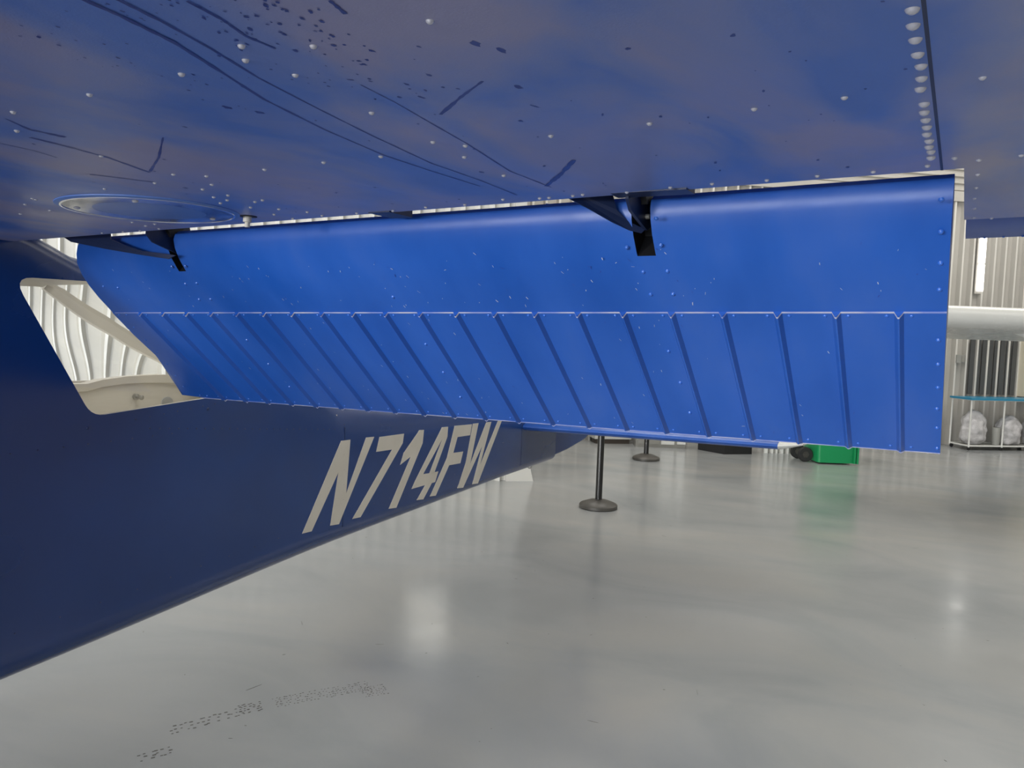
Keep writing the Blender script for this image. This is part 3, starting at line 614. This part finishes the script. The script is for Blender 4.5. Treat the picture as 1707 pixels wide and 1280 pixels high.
# side rivets and seams
b = MB()
def srv(y, z, k=.55):
    Rs = Matrix(((0, 0, -1), (0, 1, 0), (1, 0, 0))); c = Vector((XC + wside(y), y, z)); b.add([c + Rs @ (Vector(q)*k) for q in dv], df)
for k in range(26): srv(1.50 + .035*k, 1.285 - .0035*k)
for k in range(9): srv(1.02 + .07*k, 1.262, .5)
for k in range(8): srv(2.44 + random.uniform(-.004, .004), 1.27 - .06*k)
for k in range(7): srv(1.45 + .05*k, 1.315 + .004*k)
for k in range(30): srv(1.1 + .12*k, .815 + .003*k, .45)
srv(1.30, 1.305, 1.0); srv(1.72, 1.325, 1.2)
tag(b.build('rivet_row', M['rivet_dark'], fus, 60), kind='stuff')
for y in (2.44, 4.22):
    b = MB(); b.prism([(XC + wside(y) + .0007, y, .80), (XC + wside(y) + .0007, y+.003, .80), (XC + wside(y) + .0007, y+.003, 1.2), (XC + wside(y)+.0007, y, 1.2)], (-.002, 0, 0)); b.build('skin_seam', M['rivet_dark'], fus, 0)
b = MB(); tr = [(XC+.02+.018*math.cos(a), 4.62+.0, .735+.020*math.sin(a)) for a in [2*math.pi*k/14 for k in range(15)]]; b.tube(tr, .004, 6); b.box((XC+.0, 4.605, .745), (XC+.04, 4.635, .775)); b.build('tie_down_ring', M['steel'], fus)

# --- tail
def fin(name, pts_root, pts_tip, th0, th1, axis, m_, n=14):
    """symmetric aerofoil loft between two chord lines given as (leading, trailing) points"""
    b = MB(); R_ = []
    for (A, B), th in ((pts_root, th0), (pts_tip, th1)):
        A = Vector(A); B = Vector(B); r = []
        for k in range(n*2):
            t = k/(n*2) * 2*math.pi; u = (1 - math.cos(t))/2; h = th * math.sin(t) * (1 - .45*u)
            r.append(A.lerp(B, u) + Vector(axis)*h)
        R_.append(r)
    b.loft(R_); return b.build(name, m_, None, 40)
P(fin('vertical_fin', ((XC, 3.9, 1.18), (XC, 4.95, 1.15)), ((XC, 4.75, 2.45), (XC, 5.25, 2.45)), .05, .03, (1, 0, 0), M['body_paint']))
b = MB(); q = [(4.845, .80), (4.86, .765), (4.90, .752), (5.0, .758), (5.2, .775), (5.5, .82), (5.72, .90), (5.78, 1.2), (5.62, 2.45), (5.30, 2.45), (5.0, 1.2)]
b.prism([(XC - .022, y, z) for y, z in q], (.044, 0, 0)); rud = P(b.build('rudder', M['body_paint'], None, 0))
bm = rud.modifiers.new('bevel', 'BEVEL'); bm.width = .012; bm.segments = 3
b = MB(); b.box((XC-.03, 4.79, .78), (XC+.03, 4.86, 1.15)); b.build('rudder_hinge', M['black'], rud)
SZ = 1.032
stab = empty('tailplane'); P(stab); stab.location = (0, 0, 0); stab.location = (-XC, -.9, 0)
for f_ in (lambda x: x, mir):
    ss = fin('stabilizer', ((f_(XC), 4.20, SZ), (f_(XC), 4.85, SZ)), ((f_(-.85), 4.50, SZ), (f_(-.85), 4.90, SZ)), .045, .035, (0, 0, 1), M['flap_paint']); ss.parent = stab
    tt = fin('stabilizer_tip', ((f_(-.85), 4.50, SZ), (f_(-.85), 4.90, SZ)), ((f_(-.74), 4.62, SZ+.007), (f_(-.74), 5.05, SZ+.007)), .036, .012, (0, 0, 1), M['white']); tt.parent = stab
    ee = fin('elevator', ((f_(XC+.14), 4.84, SZ), (f_(XC+.14), 5.28, SZ)), ((f_(-.85), 4.88, SZ), (f_(-.85), 5.14, SZ)), .028, .02, (0, 0, 1), M['flap_paint']); ee.parent = stab
# --- landing gear, struts, propeller (out of the frame, they carry the airplane)
def wheel(c, r, wd, parent, name='wheel'):
    b = MB(); b.lathe([(r*.5, -wd*.35), (r*.8, -wd*.5), (r*.97, -wd*.35), (r, 0), (r*.97, wd*.35), (r*.8, wd*.5), (r*.5, wd*.35)], c, 32, 0, Matrix.Rotation(math.pi/2, 3, 'Y'))
    o = b.build(name, M['rubber'], parent); return o
for sg in (1, -1):
    b = MB(); b.loft([[(XC + sg*x, .28+dy, z+k) for dy, k in ((-.04, 0), (.04, 0), (.04, .02), (-.04, .02))] for x, z in ((.35, .72), (.7, .50), (1.0, .24), (1.06, .19))]); g = P(b.build('main_gear_leg', M['body_paint']))
    wheel((XC + sg*1.13, .28, .19), .19, .13, g)
    b = MB(); b.tube([(XC + sg*.50, .02, .80), (XC + sg*2.35, .03, 1.83)], .022, 10); P(b.build('wing_strut', M['body_paint']))
b = MB(); b.tube([(XC, -1.35, .75), (XC, -1.42, .17)], .03, 10); g = P(b.build('nose_gear_leg', M['white'])); wheel((XC, -1.42, .17), .17, .12, g)
b = MB(); b.lathe([(.15, 0), (.13, .08), (.08, .16), (.02, .21)], (XC, -2.05, 1.08), 24, 0, Matrix.Rotation(math.pi/2, 3, 'X')); P(b.build('spinner', M['white']))
b = MB()
for sg in (1, -1): b.loft([[(XC + sg*x, -2.12 + dy, 1.08 + k) for dy, k in ((-.012, -w_), (.012, w_*.6), (.016, w_), (-.006, -w_*.6))] for x, w_ in ((.05, .04), (.35, .07), (.7, .06), (.86, .03))])
P(b.build('propeller', M['grey']))

# ------------------------------------------------------------------ the white airplane at the right
wp = empty('airplane', (3.3, 11.1, 0), math.radians(29.3)); tag(wp, 'white high-wing airplane parked beyond the end of the blue flap', 'airplane')
# local axes: x along the span (to the right in the view), y away
b = MB(); sec = [(-.62 + .13*(1 - math.sin(math.pi*k/12)), 1.895 + .105*math.cos(math.pi*k/12)) for k in range(13)][::-1]; sec = sec + [(-.2, 2.01), (.3, 1.95), (.95, 1.705), (.3, 1.735), (-.2, 1.77)]
b.loft([[(x, y*k, 1.87 + (z-1.87)*k) for y, z in sec] for x, k in ((-5.3, .5), (-5.1, .85), (-4.6, 1), (4.9, 1), (5.1, .7))]); b.build('wing', M['white'], wp)
b = MB(); b.tube([(-3.36, -.1, 1.80), (-.45, -.05, .85)], [.035, .035], 10); b.build('wing_strut', M['white'], wp)
b = MB(); b.tube([(3.36, -.1, 1.80), (.45, -.05, .85)], [.035, .035], 10); b.build('wing_strut', M['white'], wp)
b = MB(); b.loft([fring(y, w_, zb, zt, rb, rt, 0.0) for y, w_, zb, zt, rb, rt in ((-2.6, .2, .95, 1.25, .08, .08), (-2.3, .42, .75, 1.4, .12, .12), (-1.2, .5, .7, 1.45, .12, .12), (-.6, .52, .7, 1.80, .1, .1), (.8, .47, .72, 1.78, .1, .1), (1.8, .34, .8, 1.4, .1, .1), (3.7, .08, .95, 1.2, .04, .04))]); b.build('fuselage', M['white'], wp)
for x, y in ((-1.05, .0), (1.05, .0), (0, -1.9)):
    b = MB(); b.tube([(x*.4, y, .8), (x, y, .19)], .03, 8); g = b.build('gear_leg', M['white'], wp); wheel((x, y, .19), .19, .12, g)

# ------------------------------------------------------------------ queue posts
def post(x, y, name, label):
    t = empty(name, (x, y, 0)); tag(t, label, 'post', 'black queue barrier posts behind the tail')
    b = MB(); b.lathe([(.165, 0), (.178, .006), (.178, .030), (.168, .042), (.10, .068), (.055, .080), (.03, .082)], (0, 0, 0), 48); b.build('base', M['base'], t)
    b = MB(); b.lathe([(.0315, .079), (.0315, .93), (.029, .94)], (0, 0, 0), 28); b.build('pole', M['pole'], t)
    b = MB(); b.lathe([(.034, .935), (.040, .94), (.040, .995), (.034, 1.0), (.01, 1.002)], (0, 0, 0), 28); b.build('belt_head', M['rubber'], t)
post(-2.87, 6.86, 'barrier_post', 'black barrier post with round domed base, the nearer of the two')
post(-3.53, 9.97, 'barrier_post', 'black barrier post with round base, the farther one, in front of the steel cabinet')

# ------------------------------------------------------------------ green wheeled bin
VA = math.atan2(.49, .871); VH = math.atan2(.642, .767)
bn = empty('wheelie_bin', (-1.52, 11.62, 0), VA); tag(bn, 'green wheeled plastic bin standing behind the flap, below its ribs', 'bin')
b = MB(); b.loft([[(x*k, y*k - .0, z) for x, y in rounded([(-.27, -.30), (.27, -.30), (.27, .30), (-.27, .30)], .05)] for z, k in ((.02, .90), (.5, .95), (.98, 1.0))]); b.build('body', M['green'], bn)
b = MB(); b.loft([[(x, y, z) for x, y in rounded([(-.30, -.33), (.30, -.33), (.30, .33), (-.30, .33)], .05)] for z in (.98, 1.0, 1.02)]); b.loft([[(x*k, y*k, z) for x, y in rounded([(-.30, -.34), (.30, -.34), (.30, .34), (-.30, .34)], .05)] for z, k in ((1.02, 1.0), (1.06, .9))]); b.build('lid', M['green'], bn)
for y in (-.24, .24): 
    b = MB(); b.lathe([(.05, -.03), (.09, -.03), (.10, -.015), (.10, .015), (.09, .03), (.05, .03)], (-.355, y*.6+.04, .10), 28, 0, Matrix.Rotation(math.pi/2, 3, 'X') ); wl_ = b.build('wheel', M['rubber'], bn)
    b = MB(); b.lathe([(.02, -.034), (.045, -.033), (.045, .033), (.02, .034)], (-.355, y*.6+.04, .10), 6, 0, Matrix.Rotation(math.pi/2, 3, 'X')); b.build('hub', M['base'], wl_, 0)
for x in (.235, .275):
    b = MB(); b.box((x-.012, -.30, .02), (x+.012, -.24, .98)); b.build('corner_rib', M['green'], bn)

# ------------------------------------------------------------------ black case, white things, cabinets by the back wall
cs = empty('equipment_case', (-2.83, 11.22, 0), VA); tag(cs, 'low black equipment case on the floor behind the flap', 'case')
Mz = Matrix.Rotation(math.radians(22), 4, 'Z')
b = MB(); b.prism([(0, 0, 0), (.42, .12, 0), (.14, .55, 0), (-.28, .40, 0)], (0, 0, .42)); b.build('body', M['blackbox'], cs, 0)
b = MB(); b.prism([(-.01, -.01, .42), (.43, .115, .42), (.145, .56, .42), (-.29, .405, .42)], (0, 0, .06)); b.build('lid', M['blackbox'], cs, 0)
cb = empty('low_cabinet', (-4.40, 11.12, 0), VH); tag(cb, 'white low cabinet with dark plinth behind the rudder', 'cabinet')
b = MB(); b.box((-.34, 0, .07), (.22, .26, .9)); b.build('body', M['white'], cb); b = MB(); b.box((-.32, .02, 0), (.20, .25, .07)); b.build('plinth', M['brown'], cb)
c2 = empty('steel_cabinet', (-4.08, 11.05, 0), VA); tag(c2, 'shiny grey steel cabinet behind the farther barrier post', 'cabinet')
b = MB(); b.box((0, 0, .0), (.72, .25, .95)); b.build('body', M['steel'], c2); b = MB(); b.box((.03, -.02, .05), (.34, 0, .90)); b.build('door', M['steel'], c2); b = MB(); b.box((.37, -.02, .05), (.56, 0, .90)); b.build('door', M['white'], c2)
b = MB(); b.box((.60, -.03, .06), (.72, 0, .95)); b.build('side_rail', M['white'], c2)
rk = empty('ribbed_panel', (-2.42, 11.82, 0), VA); tag(rk, 'white ribbed sheet panels standing between black case and green bin', 'panel')
b = MB()
for k, (x, w_) in enumerate(((0, .05), (.10, .03), (.17, .02), (.24, .035), (.33, .02), (.40, .06), (.52, .02), (.58, .02), (.66, .05))): b.box((x, -.03, 0), (x+w_, .02, .85))
b.build('rib_sheet', M['white'], rk)
b = MB(); b.box((0, .02, 0), (.72, .05, .85)); b.build('backing_sheet', M['steel'], rk)

# ------------------------------------------------------------------ cart with bags
ct = empty('bag_cart', (.16, 14.55, 0), VH); tag(ct, 'white wire cart with blue top rim at the wall', 'cart')
Wc, Dc, Hc = 1.5, .42, .86
b = MB()
def frame_rect(z, r=.012): b.tube([(0, 0, z), (Wc, 0, z), (Wc, Dc, z), (0, Dc, z), (0, 0, z)], r, 8)
frame_rect(.07); frame_rect(.80)
for x, y in ((0, 0), (.60, 0), (1.15, 0), (Wc, 0), (Wc, Dc), (0, Dc)): b.tube([(x, y, .05), (x, y, .80)], .014, 8)
b.build('frame', M['white'], ct)
b = MB(); b.box((-.03, -.03, .80), (Wc+.03, Dc+.03, .83)); b.build('top', M['blue_rim'], ct)
b = MB(); b.box((.02, .02, .06), (Wc-.02, Dc-.02, .075)); b.build('shelf', M['grey'], ct)
for x, y in ((.02, .02), (.60, .02), (1.3, .02), (.02, .4), (1.3, .4)):
    b = MB(); b.lathe([(.012, -.01), (.03, -.008), (.03, .008), (.012, .01)], (x, y, .03), 16, 0, Matrix.Rotation(math.pi/2, 3, 'X')); b.build('caster', M['rubber'], ct)
def bag(x, y, z, rx, ry, rz, label, m_='bag'):
    o = empty('plastic_bag'); bpy.data.objects.remove(o)
    bm_ = bmesh.new(); bmesh.ops.create_icosphere(bm_, subdivisions=4, radius=1)
    rnd = random.Random(int(x*100)); ph = [rnd.uniform(0, 6) for _ in range(6)]
    for v in bm_.verts:
        c = v.co; k = 1 + .09*math.sin(5*c.x+ph[0])*math.cos(6*c.z+ph[1]) + .05*math.sin(11*c.y+ph[2]+4*c.x) + .04*math.sin(14*c.z+ph[3])
        v.co = Vector((c.x*rx*k, c.y*ry*k, c.z*rz*k))
        if v.co.z < -rz*.75: v.co.z = -rz*.75
    me_ = bpy.data.meshes.new('plastic_bag'); bm_.to_mesh(me_); bm_.free(); me_.materials.append(M[m_])
    for p in me_.polygons: p.use_smooth = True
    o = bpy.data.objects.new('plastic_bag', me_); C.objects.link(o)
    q = Matrix.Rotation(VH, 3, 'Z') @ Vector((x, y, 0)); o.location = (.16+q.x, 14.55+q.y, z + rz*.75); o.rotation_euler = (0, 0, VH)
    tag(o, label, 'bag', 'clear bags on the cart'); return o
bag(.25, .22, .08, .20, .16, .30, 'crumpled clear plastic bag low at the left end of the cart')
bag(.90, .22, .08, .20, .16, .26, 'crumpled clear plastic bag right of the grey tub on the cart')
bag(1.345, .22, .08, .13, .15, .30, 'crumpled clear plastic bag at the right end of the cart')
b = MB(); b.lathe([(.055, 0), (.06, .10), (.068, .26), (.064, .28), (.02, .28)], (0, 0, 0), 24); o = b.build('grey_tub', [M['grey']]); q = Matrix.Rotation(VH, 3, 'Z') @ Vector((.565, .09, 0)); o.location = (.16+q.x, 14.55+q.y, .08); tag(o, 'small grey tub between the plastic bags on the cart', 'tub')
